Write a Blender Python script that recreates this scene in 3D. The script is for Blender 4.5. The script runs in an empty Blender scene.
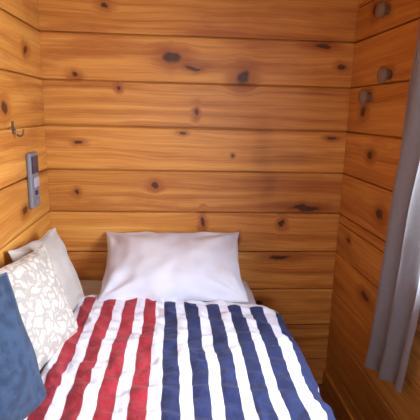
import bpy, bmesh, math, random
from mathutils import Vector, Matrix, noise
random.seed(4)
S=bpy.context.scene
try:
    S.view_settings.view_transform='Standard'
except Exception: pass
COL=S.collection

def new_obj(name,me,mat=None,parent=None,smooth=False):
    o=bpy.data.objects.new(name,me); COL.objects.link(o)
    if mat: me.materials.append(mat)
    if parent: o.parent=parent
    if smooth:
        for p in me.polygons: p.use_smooth=True
    return o
def empty(name,loc=(0,0,0)):
    e=bpy.data.objects.new(name,None); COL.objects.link(e); e.location=loc; e.empty_display_size=.1
    return e
def boxes_mesh(name,boxes):
    me=bpy.data.meshes.new(name); vs=[];fs=[]
    for (a,b,c,d,e,f) in boxes:
        n=len(vs)
        vs+=[(a,c,e),(b,c,e),(b,d,e),(a,d,e),(a,c,f),(b,c,f),(b,d,f),(a,d,f)]
        fs+=[(n,n+3,n+2,n+1),(n+4,n+5,n+6,n+7),(n,n+1,n+5,n+4),(n+1,n+2,n+6,n+5),(n+2,n+3,n+7,n+6),(n+3,n,n+4,n+7)]
    me.from_pydata(vs,[],fs); me.update(); return me
def boxes(name,bx,mat,parent=None,bev=0.0,seg=2):
    o=new_obj(name,boxes_mesh(name,bx),mat,parent)
    if bev>0:
        m=o.modifiers.new('b','BEVEL'); m.width=bev; m.segments=seg; m.limit_method='ANGLE'
        for p in o.data.polygons: p.use_smooth=False
    return o
def sstep(a,b,x):
    t=max(0,min(1,(x-a)/(b-a))); return t*t*(3-2*t)

# ---------------- node helper ----------------
class NT:
    def __init__(s,name):
        s.m=bpy.data.materials.new(name); s.m.use_nodes=True
        s.t=s.m.node_tree; s.b=s.t.nodes['Principled BSDF']; s.out=s.t.nodes['Material Output']
    def n(s,typ,**kw):
        nd=s.t.nodes.new(typ)
        for k,v in kw.items(): setattr(nd,k,v)
        return nd
    def put(s,sock,val):
        if hasattr(val,'is_linked') or isinstance(val,bpy.types.NodeSocket): s.t.links.new(val,sock)
        else: sock.default_value=val
    def math(s,op,a,b=0.0,c=None,clamp=False):
        nd=s.n('ShaderNodeMath',operation=op,use_clamp=clamp)
        s.put(nd.inputs[0],a); s.put(nd.inputs[1],b)
        if c is not None: s.put(nd.inputs[2],c)
        return nd.outputs[0]
    def smooth(s,v,a,b,lo=0.0,hi=1.0):
        nd=s.n('ShaderNodeMapRange',interpolation_type='SMOOTHSTEP')
        s.put(nd.inputs[0],v)
        for i,x in enumerate((a,b,lo,hi)): nd.inputs[i+1].default_value=x
        return nd.outputs[0]
    def xyz(s,a,b,c):
        nd=s.n('ShaderNodeCombineXYZ')
        for i,v in enumerate((a,b,c)): s.put(nd.inputs[i],v)
        return nd.outputs[0]
    def noise(s,vec,scale=1,detail=3,rough=.5,dist=0):
        nd=s.n('ShaderNodeTexNoise'); s.put(nd.inputs['Vector'],vec)
        nd.inputs['Scale'].default_value=scale; nd.inputs['Detail'].default_value=detail
        nd.inputs['Roughness'].default_value=rough; nd.inputs['Distortion'].default_value=dist
        return nd.outputs['Fac']
    def mix(s,f,a,b,mode='MIX'):
        nd=s.n('ShaderNodeMix',data_type='RGBA',blend_type=mode)
        s.put(nd.inputs[0],f); s.put(nd.inputs[6],a); s.put(nd.inputs[7],b)
        return nd.outputs[2]
    def ramp(s,f,stops):
        nd=s.n('ShaderNodeValToRGB'); s.put(nd.inputs[0],f)
        el=nd.color_ramp.elements
        while len(el)<len(stops): el.new(.5)
        for e,(p,c) in zip(el,stops): e.position=p; e.color=c
        return nd.outputs[0]
    def bump(s,h,strength=.3,dist=.01):
        nd=s.n('ShaderNodeBump'); nd.inputs['Strength'].default_value=strength; nd.inputs['Distance'].default_value=dist
        s.put(nd.inputs['Height'],h); s.t.links.new(nd.outputs[0],s.b.inputs['Normal'])
def c3(r,g,b):
    f=lambda v:((v/255+.055)/1.055)**2.4 if v/255>.04045 else v/255/12.92
    return (f(r),f(g),f(b),1)

def wood(name,axis,knots,stains=(),bright=1.0,rough=.42):
    W=NT(name)
    tc=W.n('ShaderNodeTexCoord'); sp=W.n('ShaderNodeSeparateXYZ'); W.t.links.new(tc.outputs['Object'],sp.inputs[0])
    a=sp.outputs['X' if axis=='x' else 'Y']; z=sp.outputs['Z']
    geo=W.n('ShaderNodeNewGeometry'); rnd=geo.outputs['Random Per Island']
    wob=W.noise(tc.outputs['Object'],16,4)
    wobz=W.math('MULTIPLY',W.math('SUBTRACT',wob,.5),.04)
    wob2=W.noise(tc.outputs['Object'],13,4)
    woba=W.math('MULTIPLY',W.math('SUBTRACT',wob2,.5),.06)
    z2=z; dmin=None
    for i,(ka,kz,sx,sz) in enumerate(knots):
        q=(1.3,1.0,1.15,.9)[i%4]; sx*=q; sz*=q
        da=W.math('MULTIPLY',W.math('SUBTRACT',W.math('ADD',a,woba),ka),1/sx)
        dz0=W.math('SUBTRACT',z,kz)
        dz=W.math('MULTIPLY',W.math('ADD',dz0,wobz),1/sz)
        d=W.math('SQRT',W.math('ADD',W.math('MULTIPLY',da,da),W.math('MULTIPLY',dz,dz)))
        w=W.smooth(d,0.3,4.0,1.0,0.0)
        z2=W.math('SUBTRACT',z2,W.math('MULTIPLY',dz0,w))
        dmin=d if dmin is None else W.math('MINIMUM',dmin,d)
    r50=W.math('MULTIPLY',rnd,50)
    low=W.noise(W.xyz(W.math('MULTIPLY',a,1.1),W.math('MULTIPLY',z,3.0),r50),1,2)
    zz=W.math('ADD',z2,W.math('MULTIPLY',low,.10))
    fine=W.noise(W.xyz(W.math('MULTIPLY',a,2.5),W.math('MULTIPLY',zz,190),r50),1,6,.7)
    broad=W.noise(W.xyz(W.math('MULTIPLY',a,.9),W.math('MULTIPLY',zz,30),r50),1,4,.55)
    f=W.math('ADD',W.math('MULTIPLY',fine,.45),W.math('MULTIPLY',broad,.55))
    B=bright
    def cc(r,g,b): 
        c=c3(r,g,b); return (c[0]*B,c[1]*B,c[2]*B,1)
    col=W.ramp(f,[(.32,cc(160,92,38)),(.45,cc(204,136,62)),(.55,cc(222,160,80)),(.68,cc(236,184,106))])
    tint=W.ramp(rnd,[(0,(.78,.70,.60,1)),(.4,(1,.97,.92,1)),(.7,(.88,.82,.73,1)),(1,(1.05,1.03,1,1))])
    col=W.mix(1.0,col,tint,'MULTIPLY')
    blot=W.noise(W.xyz(W.math('MULTIPLY',a,1.8),W.math('MULTIPLY',z,10.0),r50),1,4,.6)
    col=W.mix(W.smooth(blot,.46,.74,0,.75),col,cc(162,88,34))
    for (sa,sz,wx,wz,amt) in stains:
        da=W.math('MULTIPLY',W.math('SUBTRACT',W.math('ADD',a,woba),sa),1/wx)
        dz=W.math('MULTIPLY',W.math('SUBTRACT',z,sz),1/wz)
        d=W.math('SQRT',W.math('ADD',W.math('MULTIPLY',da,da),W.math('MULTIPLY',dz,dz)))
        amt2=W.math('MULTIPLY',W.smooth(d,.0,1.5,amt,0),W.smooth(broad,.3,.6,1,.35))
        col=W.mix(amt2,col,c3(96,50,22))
    if knots:
        col=W.mix(W.smooth(dmin,1.0,3.6,.7,0),col,cc(150,76,28))
        col=W.mix(W.smooth(dmin,.6,1.25,.95,0),col,c3(60,28,14))
        col=W.mix(W.smooth(dmin,.1,.8,.35,0),col,c3(96,50,28))
    W.t.links.new(col,W.b.inputs['Base Color'])
    W.b.inputs['Roughness'].default_value=rough
    W.bump(f,.12,.003)
    return W.m

def fabric(name,col,rough=.9,scale=900,bump=.15,sheen=.1,var=None,vscale=8):
    W=NT(name); tc=W.n('ShaderNodeTexCoord')
    n1=W.noise(tc.outputs['Object'],scale,2)
    n2=W.noise(tc.outputs['Object'],vscale,3)
    c=W.mix(W.smooth(n2,.35,.65),col,var or tuple(x*.88 for x in col[:3])+(1,))
    W.t.links.new(c,W.b.inputs['Base Color'])
    W.b.inputs['Roughness'].default_value=rough
    W.b.inputs['Sheen Weight'].default_value=sheen
    W.bump(n1,bump,.002)
    return W.m
def plain(name,col,rough=.5,metal=0.0):
    W=NT(name); tc=W.n('ShaderNodeTexCoord')
    n=W.noise(tc.outputs['Object'],40,2)
    W.t.links.new(W.mix(W.smooth(n,.3,.7,0,.25),col,tuple(x*.8 for x in col[:3])+(1,)),W.b.inputs['Base Color'])
    W.b.inputs['Roughness'].default_value=rough; W.b.inputs['Metallic'].default_value=metal
    return W.m

# ---------------- dimensions ----------------
XL,XR,YB,YF,H=-.63,.855,2.2,-.95,2.394
P=.212
edges=[0.0]+[.15+P*i for i in range(11)]
edges=[e for e in edges if e<H-.03]+[H]
T=.07
k_back=[(-.02,1.748,.034,.019),(.07,1.705,.034,.010),(.317,1.668,.030,.027),(.70,1.825,.05,.012),(-.48,1.655,.014,.010),
 (.088,1.50,.012,.020),(.02,1.40,.013,.006),(-.107,1.137,.022,.017),(.67,1.025,.06,.012),(.555,.945,.013,.020),(.133,.952,.008,.026),
 (.325,.85,.009,.022),(.55,.755,.045,.010),(-.47,1.34,.018,.009),(.80,1.73,.02,.010),(.78,1.39,.025,.010),(-.33,1.965,.016,.012),(.45,.50,.03,.016),(-.5,1.10,.011,.011),(.28,1.29,.008,.008),(-.28,1.60,.007,.009)]
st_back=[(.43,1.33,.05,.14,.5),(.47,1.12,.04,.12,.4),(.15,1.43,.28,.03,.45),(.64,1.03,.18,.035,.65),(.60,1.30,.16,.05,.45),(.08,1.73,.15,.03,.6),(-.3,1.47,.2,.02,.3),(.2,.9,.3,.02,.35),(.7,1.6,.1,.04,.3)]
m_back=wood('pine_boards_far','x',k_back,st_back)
k_left=[(1.70,1.50,.02,.018),(1.55,1.33,.03,.012),(1.98,1.74,.02,.014),(1.45,1.74,.02,.02),(1.85,1.08,.02,.012),(.9,1.4,.03,.02),(.5,1.1,.03,.02),(1.3,.9,.03,.02)]
m_left=wood('pine_boards_left','y',k_left,bright=.95)
k_right=[(2.02,1.52,.02,.018),(1.9,1.33,.025,.018),(1.75,1.1,.03,.02),(2.05,.9,.02,.015),(1.8,.7,.03,.014),(1.2,.6,.04,.02),(2.0,1.95,.02,.02)]
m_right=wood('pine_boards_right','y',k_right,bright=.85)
m_front=wood('pine_boards_near','x',[(-.2,1.7,.03,.02),(.5,.7,.03,.02)])
m_ceil=wood('pine_ceiling','x',[])
m_trim=wood('pine_trim','y',[],bright=.9)
m_floor=wood('floor_boards','y',[],bright=.45,rough=.35)

def courses(fn_lo,fn_hi,openings,gap=.0026):
    out=[]
    for z0,z1 in zip(edges[:-1],edges[1:]):
        zs=sorted(set([z0,z1]+[o for op in openings for o in op[2:] if z0<o<z1]))
        for a,b in zip(zs[:-1],zs[1:]):
            segs=[(fn_lo,fn_hi)]
            for (o0,o1,oz0,oz1) in openings:
                if a>=oz0-1e-6 and b<=oz1+1e-6:
                    ns=[]
                    for s0,s1 in segs:
                        if o0>s0: ns.append((s0,min(o0,s1)))
                        if o1<s1: ns.append((max(o1,s0),s1))
                    segs=ns
            for s0,s1 in segs: out.append((s0,s1,a+gap,b-gap))
    return out
WIN1=(.42,1.36,.95,2.0)
ADDED_WIN=(-.35,.6,1.0,2.0)  # opening added behind the camera to let fill light in
G=.020
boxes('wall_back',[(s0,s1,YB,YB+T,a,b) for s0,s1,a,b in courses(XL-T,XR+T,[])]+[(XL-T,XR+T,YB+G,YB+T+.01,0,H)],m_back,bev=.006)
boxes('wall_left',[(XL-T,XL,s0,s1,a,b) for s0,s1,a,b in courses(YF,YB,[])]+[(XL-T-.01,XL-G,YF,YB,0,H)],m_left,bev=.006)
back=[(YF,WIN1[0],0,H),(WIN1[1],YB,0,H),(WIN1[0],WIN1[1],0,WIN1[2]),(WIN1[0],WIN1[1],WIN1[3],H)]
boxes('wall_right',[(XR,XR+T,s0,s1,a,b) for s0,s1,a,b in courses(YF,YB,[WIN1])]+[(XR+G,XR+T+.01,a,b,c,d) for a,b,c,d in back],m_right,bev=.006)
back=[(XL-T,ADDED_WIN[0],0,H),(ADDED_WIN[1],XR+T,0,H),(ADDED_WIN[0],ADDED_WIN[1],0,ADDED_WIN[2]),(ADDED_WIN[0],ADDED_WIN[1],ADDED_WIN[3],H)]
boxes('wall_front',[(s0,s1,YF-T,YF,a,b) for s0,s1,a,b in courses(XL-T,XR+T,[ADDED_WIN])]+[(a,b,YF-T-.01,YF-G,c,d) for a,b,c,d in back],m_front,bev=.006)
n=10; w=(XR-XL+2*T)/n
boxes('floor',[(XL-T+i*w,XL-T+(i+1)*w,YF-T,YB+T,-.05,0) for i in range(n)],m_floor,bev=.002)
nn=15; w=(YB-YF+2*T)/nn
boxes('ceiling',[(XL-T,XR+T,YF-T+i*w,YF-T+(i+1)*w,H,H+.05) for i in range(nn)],m_ceil,bev=.004)

# ---------------- windows ----------------
def glassmat():
    m=bpy.data.materials.new('window_glass'); m.use_nodes=True; t=m.node_tree
    t.nodes.remove(t.nodes['Principled BSDF'])
    a=t.nodes.new('ShaderNodeBsdfTransparent'); b=t.nodes.new('ShaderNodeBsdfGlossy'); b.inputs['Roughness'].default_value=.02
    x=t.nodes.new('ShaderNodeMixShader'); x.inputs[0].default_value=.06
    t.links.new(a.outputs[0],x.inputs[1]); t.links.new(b.outputs[0],x.inputs[2]); t.links.new(x.outputs[0],t.nodes['Material Output'].inputs[0])
    return m
m_glass=glassmat()
m_white=plain('white_vinyl',c3(225,225,222),.4)
def window(name,axis,o,inner,outer):
    e=empty(name)
    a0,a1,z0,z1=o; f=.045; tw=.07
    def bx(p0,p1,q0,q1,d0,d1):
        lo,hi=min(d0,d1),max(d0,d1)
        return (lo,hi,p0,p1,q0,q1) if axis=='x' else (p0,p1,lo,hi,q0,q1)
    s=1 if outer>inner else -1
    d0=inner+s*.02; d1=inner+s*.06
    am=(a0+a1)/2
    boxes('sash',[bx(a0,a0+f,z0,z1,d0,d1),bx(a1-f,a1,z0,z1,d0,d1),bx(a0+f,a1-f,z0,z0+f,d0,d1),bx(a0+f,a1-f,z1-f,z1,d0,d1),bx(am-.02,am+.02,z0+f,z1-f,d0,d1)],m_white,e,.004)
    boxes('pane',[bx(a0+f,am-.02,z0+f,z1-f,inner+s*.038,inner+s*.042),bx(am+.02,a1-f,z0+f,z1-f,inner+s*.038,inner+s*.042)],m_glass,e)
    i0=inner-s*.018
    boxes('casing',[bx(a0-tw,a0,z0-tw,z1+tw,i0,inner),bx(a1,a1+tw,z0-tw,z1+tw,i0,inner),bx(a0,a1,z1,z1+tw,i0,inner),bx(a0,a1,z0-tw,z0,i0,inner)],m_trim,e,.004)
    return e
window('window_1','x',WIN1,XR,XR+T)
window('added_window','y',ADDED_WIN,YF,YF-T)  # unseen window, added to carry the rear fill light

# ---------------- bed ----------------
bed=empty('bed')
DZ=.03
BX0,BX1,BY0,BY1=-.615,.385,.28,2.185
m_bedwood=wood('bed_frame_pine','y',[],bright=.6)
boxes('frame',[(BX0,BX0+.03,BY0,BY1,.2,.36),(BX1-.03,BX1,BY0,BY1,.2,.36),(BX0+.03,BX1-.03,BY0,BY0+.03,.2,.36),(BX0+.03,BX1-.03,BY1-.03,BY1,.2,.36),
  (BX0+.03,BX1-.03,BY0+.03,BY1-.03,.3,.34)],m_bedwood,bed,.005)
boxes('legs',[(x,x+.06,y,y+.06,0,.2) for x in (BX0,BX1-.06) for y in (BY0,BY1-.06)],m_bedwood,bed,.005)
m_sheet=fabric('white_cotton',c3(218,221,234),var=c3(206,210,226))
boxes('mattress',[(BX0,BX1,BY0,BY1,.345,.598+DZ)],m_sheet,bed,.04,5)
def gridmesh(name,nu,nv,fn,uvfn=None):
    me=bpy.data.meshes.new(name); vs=[];fs=[];uvs=[]
    for j in range(nv+1):
        for i in range(nu+1):
            vs.append(fn(i/nu,j/nv)); uvs.append(uvfn(i/nu,j/nv) if uvfn else (i/nu,j/nv))
    for j in range(nv):
        for i in range(nu):
            a=j*(nu+1)+i; fs.append((a,a+1,a+nu+2,a+nu+1))
    me.from_pydata(vs,[],fs); me.update()
    ul=me.uv_layers.new(name='UVMap')
    for l in me.loops: ul.data[l.index].uv=uvs[l.vertex_index]
    return me
def prof(s,flat,r,x0,z0):
    if s<flat: return x0+s,z0,0
    q=(s-flat)/r
    if q<math.pi/2: return x0+flat+r*math.sin(q),z0-r*(1-math.cos(q)),q/(math.pi/2)
    return x0+flat+r,z0-r-(s-flat-r*math.pi/2),1
def shf(u,v):
    s=u*1.2; y=2.187-v*.6
    x,z,b=prof(s,.955,.045,BX0+.004,.602+DZ)
    nz=noise.noise(Vector((s*6,y*9,3)))*.005+noise.noise(Vector((s*20,y*14,7)))*.0025+.004
    return (x+nz*b,y,z+nz*(1-b))
new_obj('fitted_sheet',gridmesh('fitted_sheet',120,60,shf),m_sheet,bed,True)

# comforter
FL=.815; R=.065; LS=FL+R*math.pi/2+.26
X0=-.450
def cof(u,v):
    s=u*LS; L=1.62
    x,z,b=prof(s,FL,R,X0,.616+DZ)
    x+=.055*v*sstep(.2,.9,s)+.01*math.sin(v*9)*sstep(.4,.9,s)
    ytop=1.93-.14*min(s,.95)/.9
    y=ytop-v*L
    d=min(s,v*L+1e-6,(1-v)*L, LS-s)
    e=sstep(0,.035,d)
    h=.021
    ph=(s-.05)/.0885
    h+=.008*abs(math.sin(math.pi*ph))**.7
    h+=.010*noise.noise(Vector((ph*1.5,y*26,2)))+.010*noise.noise(Vector((s*5,y*5,5)))+.016*noise.noise(Vector((s*2.0,y*2.4,9)))
    q=s*.8+y*1.0
    rg=1-abs(noise.noise(Vector((q*5+noise.noise(Vector((s*3,y*3,4)))*1.2,(s-y)*2.2,21))))*3
    h+=.012*max(0,rg)**2*(.5+.6*math.exp(-v*4))
    h+=.012*abs(noise.noise(Vector((s*11,y*9,1))))
    h*=e
    wx=.011*noise.noise(Vector((s*3,y*4,11)))+.004*noise.noise(Vector((s*6,y*16,12)))
    a=b*math.pi/2
    return (x+wx*(1-b)+h*math.sin(a),y+.014*noise.noise(Vector((s*6,0,3)))*(1-v),z+h*math.cos(a)-.010*(1-e))
W=NT('striped_quilt_cotton')
uv=W.n('ShaderNodeUVMap'); uv.uv_map='UVMap'; sp=W.n('ShaderNodeSeparateXYZ'); W.t.links.new(uv.outputs[0],sp.inputs[0])
s_=sp.outputs['X']; v_=sp.outputs['Y']
ph=W.math('DIVIDE',W.math('SUBTRACT',s_,.05),.0885)
fr=W.math('FRACT',ph)
edge=W.math('ABSOLUTE',W.math('SUBTRACT',fr,.30))
col_m=W.smooth(edge,.275,.30,1,0)
inz=W.math('MULTIPLY',W.math('GREATER_THAN',s_,.05),W.math('GREATER_THAN',v_,.062))
col_m=W.math('MULTIPLY',col_m,inz)
isblue=W.math('GREATER_THAN',ph,3.98)
tc=W.n('ShaderNodeTexCoord'); nv=W.noise(tc.outputs['Object'],14,4)
red=W.mix(nv,c3(134,24,42),c3(180,46,62)); blue=W.mix(nv,c3(22,30,72),c3(38,54,110))
sc=W.mix(isblue,red,blue)
wh=W.mix(nv,c3(200,203,222),c3(218,221,236))
fc=W.mix(col_m,wh,sc)
W.t.links.new(fc,W.b.inputs['Base Color']); W.b.inputs['Roughness'].default_value=.9; W.b.inputs['Sheen Weight'].default_value=.05
W.bump(W.math('ADD',W.noise(tc.outputs['Object'],60,3),W.math('MULTIPLY',W.noise(tc.outputs['Object'],700,2),.2)),.6,.007)
new_obj('striped_comforter',gridmesh('striped_comforter',240,300,cof,lambda u,v:(u*LS,v*1.62)),W.m,None,True)

# ---------------- pillows ----------------
def pillow(name,w,h,t,mat,loc,M,seed,sub=56,pinch=.07,wr=.006,piping=None,sag=0,slump=0):
    me=bpy.data.meshes.new(name); bm=bmesh.new()
    def pt(u,v,s):
        pu=1-pinch*(1-v*v)**1.0*abs(u)**3; pv=1-pinch*(1-u*u)*abs(v)**3
        x=u*w/2*pu*(1); y=v*h/2*pv
        prof_=((1-abs(u)**2.6)**.6)*((1-abs(v)**2.6)**.6)
        z=s*t/2*prof_*(1-slump*v)
        k=min(1,prof_*2.5)
        nz=noise.noise(Vector((x*7+seed,y*7,s*3)))*wr*1.6+noise.noise(Vector((x*18+seed,y*16,s*5)))*wr*.6
        cr=0
        for cx in(-1,1):
            for cy in(-1,1):
                dx=u-cx;dy=v-cy; r=math.hypot(dx,dy); an=math.atan2(dy,dx)
                cr+=math.sin(an*9+seed)*wr*.9*math.exp(-((r-.45)/.28)**2)
        z+=s*(nz+cr)*k
        z-=sag*(x/(w/2))**2
        x+=noise.noise(Vector((v*2,seed,1)))*.008*abs(u); y+=noise.noise(Vector((u*2.3,seed,5)))*.010*abs(v)
        return Vector((x,y,z))
    N=sub
    g={}
    def q(i): 
        a=2*i/N-1
        return math.sin(a*math.pi/2)*.6+a*.4
    for s in(1,-1):
        for j in range(N+1):
            for i in range(N+1):
                if s==-1 and (i in(0,N) or j in (0,N)): g[(s,i,j)]=g[(1,i,j)]; continue
                g[(s,i,j)]=bm.verts.new(pt(q(i),q(j),s))
        for j in range(N):
            for i in range(N):
                f=[g[(s,i,j)],g[(s,i+1,j)],g[(s,i+1,j+1)],g[(s,i,j+1)]]
                if s==-1: f.reverse()
                bm.faces.new(f)
    ring=[g[(1,i,0)].co.copy() for i in range(N)]+[g[(1,N,j)].co.copy() for j in range(N)]+[g[(1,i,N)].co.copy() for i in range(N,0,-1)]+[g[(1,0,j)].co.copy() for j in range(N,0,-1)]
    bm.to_mesh(me); bm.free()
    par=empty(name,loc)
    par.matrix_world=Matrix.Translation(loc)@M.to_4x4()
    o=new_obj('cushion_body',me,mat,par,True)
    cu=bpy.data.curves.new('seam_piping','CURVE'); cu.dimensions='3D'; cu.bevel_depth=.0035 if piping else .0015; cu.bevel_resolution=2
    spn=cu.splines.new('POLY'); spn.points.add(len(ring)-1); spn.use_cyclic_u=True
    for p,c in zip(spn.points,ring): p.co=(c.x,c.y,c.z,1)
    co=bpy.data.objects.new('seam_piping',cu); COL.objects.link(co); cu.materials.append(piping or mat); co.parent=par
    return par
m_pillow=fabric('white_pillowcase',c3(216,219,234),var=c3(206,209,228))
pillow('bed_pillow',.675,.43,.18,m_pillow,(-.012,1.998,.785),Matrix.Rotation(math.radians(31),3,'X'),3,slump=.2,wr=.010)

def basis(yaw,lean,roll=0):
    n=Vector((math.cos(yaw)*math.cos(lean),-math.sin(yaw)*math.cos(lean),math.sin(lean)))
    x=Vector((math.sin(yaw),math.cos(yaw),0))
    y=n.cross(x).normalized()
    if y.z<0: x=-x; y=n.cross(x).normalized()
    M=Matrix((x,y,n)).transposed()
    return M@Matrix.Rotation(roll,3,'Z')
def patterned(name,c1,c2,scale,amt=.6,lo=.5,hi=.75):
    W=NT(name); tc=W.n('ShaderNodeTexCoord')
    vo=W.n('ShaderNodeTexVoronoi',feature='DISTANCE_TO_EDGE'); vo.inputs['Scale'].default_value=scale
    nz=W.n('ShaderNodeTexNoise'); W.t.links.new(tc.outputs['Object'],nz.inputs['Vector']); nz.inputs['Scale'].default_value=20; nz.inputs['Detail'].default_value=2
    va=W.n('ShaderNodeVectorMath',operation='MULTIPLY_ADD'); W.t.links.new(nz.outputs['Color'],va.inputs[0]); va.inputs[1].default_value=(.08,.08,.08); W.t.links.new(tc.outputs['Object'],va.inputs[2])
    W.t.links.new(va.outputs[0],vo.inputs['Vector'])
    m=W.smooth(vo.outputs[0],lo,hi,amt,0)
    W.t.links.new(W.mix(m,c1,c2),W.b.inputs['Base Color']); W.b.inputs['Roughness'].default_value=.9
    W.b.inputs['Sheen Weight'].default_value=.1
    W.bump(vo.outputs[0],.4,.004)
    return W.m
m_A=fabric('cream_cotton',c3(190,184,180),var=c3(174,168,166))
m_B=patterned('embroidered_cream',c3(198,192,186),c3(134,128,124),24,.6,.04,.2)
m_C=fabric('denim_blue_woven',c3(46,68,98),scale=260,bump=.6,var=c3(32,50,78),vscale=30)
m_Cp=plain('blue_piping',c3(60,84,114),.7)
r=math.radians
pillow('throw_pillow',.355,.36,.10,m_A,(-.508,1.74,.820),basis(r(12),r(21)),11,wr=.007)
pillow('throw_pillow.001',.38,.38,.12,m_B,(-.486,1.44,.822),basis(r(15),r(21)),22,wr=.007)
pillow('throw_pillow.002',.32,.40,.13,m_C,(-.494,1.06,.846),basis(r(24),r(18)),33,wr=.005,piping=m_Cp,pinch=.02)

# ---------------- curtain ----------------
cur=empty('window_curtain')
def cuf(u,v):
    ln=1.60
    z=2.12-v*(ln+.015*math.sin(u*5))
    yf=1.475+(2.12-z)*.085; yn=1.14+(2.12-z)*.125
    y=yf+(yn-yf)*u
    amp=.010+.008*sstep(0,.25,v)
    x=.785+.03*u+amp*math.sin(u*math.pi*2*2.7+.6+v*.9)+.006*noise.noise(Vector((u*4,z*2,1)))+.003*noise.noise(Vector((u*14,z*9,4)))
    y+=.008*noise.noise(Vector((u*3,z*3,8)))
    return (x,y,z)
Wc=NT('grey_linen'); tc=Wc.n('ShaderNodeTexCoord')
n1=Wc.noise(tc.outputs['Object'],350,2); n2=Wc.noise(tc.outputs['Object'],60,3)
Wc.t.links.new(Wc.mix(n2,c3(128,128,136),c3(158,158,164)),Wc.b.inputs['Base Color']); Wc.b.inputs['Roughness'].default_value=.95
Wc.bump(n1,.3,.003)
tr=Wc.n('ShaderNodeBsdfTranslucent'); tr.inputs[0].default_value=c3(190,194,204)
mx=Wc.n('ShaderNodeMixShader'); mx.inputs[0].default_value=.40
Wc.t.links.new(Wc.b.outputs[0],mx.inputs[1]); Wc.t.links.new(tr.outputs[0],mx.inputs[2]); Wc.t.links.new(mx.outputs[0],Wc.out.inputs[0])
oc=new_obj('cloth',gridmesh('cloth',140,140,cuf),Wc.m,cur,True)
def cyl(name,p0,p1,rad,mat,parent,seg=20):
    p0=Vector(p0);p1=Vector(p1); d=p1-p0
    me=bpy.data.meshes.new(name); bm=bmesh.new()
    bmesh.ops.create_cone(bm,cap_ends=True,segments=seg,radius1=rad,radius2=rad,depth=d.length)
    bm.transform(Matrix.Translation((p0+p1)/2)@d.to_track_quat('Z','Y').to_matrix().to_4x4())
    bm.to_mesh(me); bm.free(); return new_obj(name,me,mat,parent,True)
m_rod=plain('brushed_metal',c3(120,118,116),.35,1)
cyl('rod',(.795,.2,2.125),(.795,1.62,2.125),.009,m_rod,cur)
cyl('bracket_1',(.795,1.6,2.125),(.855,1.6,2.125),.006,m_rod,cur)
cyl('bracket_2',(.795,.22,2.125),(.855,.22,2.125),.006,m_rod,cur)

# ---------------- wall pegs ----------------
m_peg=plain('weathered_wood',c3(132,106,90),.75)
def lathe(name,profile,mat,parent,M,seg=28):
    me=bpy.data.meshes.new(name); vs=[];fs=[]
    for (rr,zz) in profile:
        for k in range(seg):
            a=2*math.pi*k/seg; vs.append(M@Vector((rr*math.cos(a),rr*math.sin(a),zz)))
    for i in range(len(profile)-1):
        for k in range(seg):
            fs.append((i*seg+k,i*seg+(k+1)%seg,(i+1)*seg+(k+1)%seg,(i+1)*seg+k))
    fs.append(tuple(range(seg))[::-1]); fs.append(tuple((len(profile)-1)*seg+k for k in range(seg)))
    me.from_pydata(vs,[],fs); me.update(); return new_obj(name,me,mat,parent,True)
for i,(y,z,sc) in enumerate([(1.87,1.925,1.0),(1.79,1.665,1.05),(1.96,1.584,1.05)]):
    e=empty('wall_peg' if i==0 else 'wall_peg.%03d'%i)
    M=Matrix.Translation((XR,y,z))@Matrix.Rotation(r(-90),4,'Y')@Matrix.Scale(sc,4)
    lathe('knob',[(.017,0),(.017,.012),(.021,.017),(.030,.022),(.033,.029),(.031,.037),(.022,.043),(.010,.046),(.002,.0465)],m_peg,e,M)

# small coat hook on left wall
hk=empty('coat_hook')
boxes('plate',[(XL,XL+.004,1.762,1.778,1.40,1.45)],m_rod,hk,.001)
cu=bpy.data.curves.new('hook','CURVE'); cu.dimensions='3D'; cu.bevel_depth=.003; cu.bevel_resolution=3
spn=cu.splines.new('POLY'); pts=[(XL+.003,1.77,1.425),(XL+.015,1.77,1.41)]+[(XL+.027-.012*math.cos(t),1.77,1.405-.012*math.sin(t)) for t in [i*math.pi/8 for i in range(9)]]+[(XL+.042,1.77,1.42)]
spn.points.add(len(pts)-1)
for p,c in zip(spn.points,pts): p.co=(*c,1)
cu.materials.append(m_rod); ho=bpy.data.objects.new('hook',cu); COL.objects.link(ho); ho.parent=hk

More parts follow.
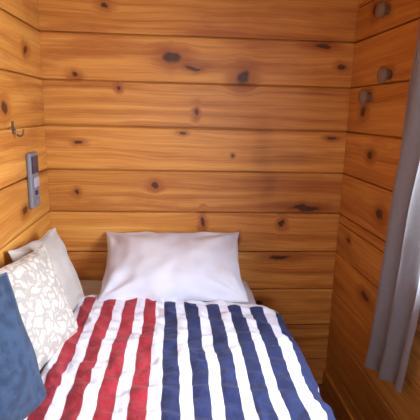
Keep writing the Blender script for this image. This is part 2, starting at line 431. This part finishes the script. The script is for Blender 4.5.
# ---------------- wall control ----------------
wc=empty('wall_light_switch')
m_sil=plain('silver_plastic',c3(124,124,134),.4)
m_dark=plain('dark_panel',c3(40,46,78),.25)
m_btn=plain('pale_button',c3(170,170,184),.4)
boxes('housing',[(XL,XL+.020,1.892,1.998,1.075,1.315)],m_sil,wc,.008,3)
boxes('screen',[(XL+.020,XL+.024,1.905,1.985,1.225,1.30)],m_dark,wc,.002)
boxes('rocker',[(XL+.020,XL+.027,1.915,1.975,1.165,1.21)],m_btn,wc,.003)
boxes('indicator',[(XL+.020,XL+.025,1.93,1.96,1.13,1.15)],m_dark,wc,.002)
boxes('rocker_lower',[(XL+.020,XL+.025,1.915,1.975,1.09,1.115)],m_sil,wc,.003)

boxes('baseboard_right',[(XR-.015,XR,YF,YB,0,.09)],m_right,bev=.003)
boxes('baseboard_back',[(BX1+.02,XR-.015,YB-.015,YB,0,.09)],m_back,bev=.003)

# ---------------- lights ----------------
def area(name,loc,target,sx,sy,power,col):
    l=bpy.data.lights.new(name,'AREA'); l.shape='RECTANGLE'; l.size=sx; l.size_y=sy; l.energy=power; l.color=col
    o=bpy.data.objects.new(name,l); COL.objects.link(o); o.location=loc
    o.rotation_euler=(Vector(target)-Vector(loc)).to_track_quat('-Z','Y').to_euler(); return o
area('daylight_side',(1.40,.75,1.75),(-.2,1.6,1.3),1.0,1.1,138,(.88,.94,1))
area('rear_fill',(.1,-1.5,1.75),(0,1,1.25),1.2,1.1,32,(.93,.96,1))  # added fill lamp behind the camera, shines through the added window
wd=bpy.data.worlds.new('World'); S.world=wd; wd.use_nodes=True
bg=wd.node_tree.nodes['Background']
sky=wd.node_tree.nodes.new('ShaderNodeTexSky'); sky.sky_type='NISHITA'; sky.sun_elevation=r(40); sky.sun_rotation=r(200); sky.sun_disc=False
wd.node_tree.links.new(sky.outputs[0],bg.inputs[0]); bg.inputs[1].default_value=.25

# ---------------- camera ----------------
cam=bpy.data.cameras.new('camera'); co=bpy.data.objects.new('camera',cam); COL.objects.link(co); S.camera=co
th,ps,ro=r(12.5),r(4.5),r(1.4)
F=Vector((math.sin(ps)*math.cos(th),math.cos(ps)*math.cos(th),-math.sin(th)))
R0=Vector((math.cos(ps),-math.sin(ps),0)); U0=R0.cross(F)
R1=R0*math.cos(ro)+U0*math.sin(ro); U1=U0*math.cos(ro)-R0*math.sin(ro)
M=Matrix((R1,U1,-F)).transposed().to_4x4()
co.matrix_world=Matrix.Translation((0,0,1.5))@M
cam.sensor_width=36; cam.lens=36*440/420; cam.clip_start=.02
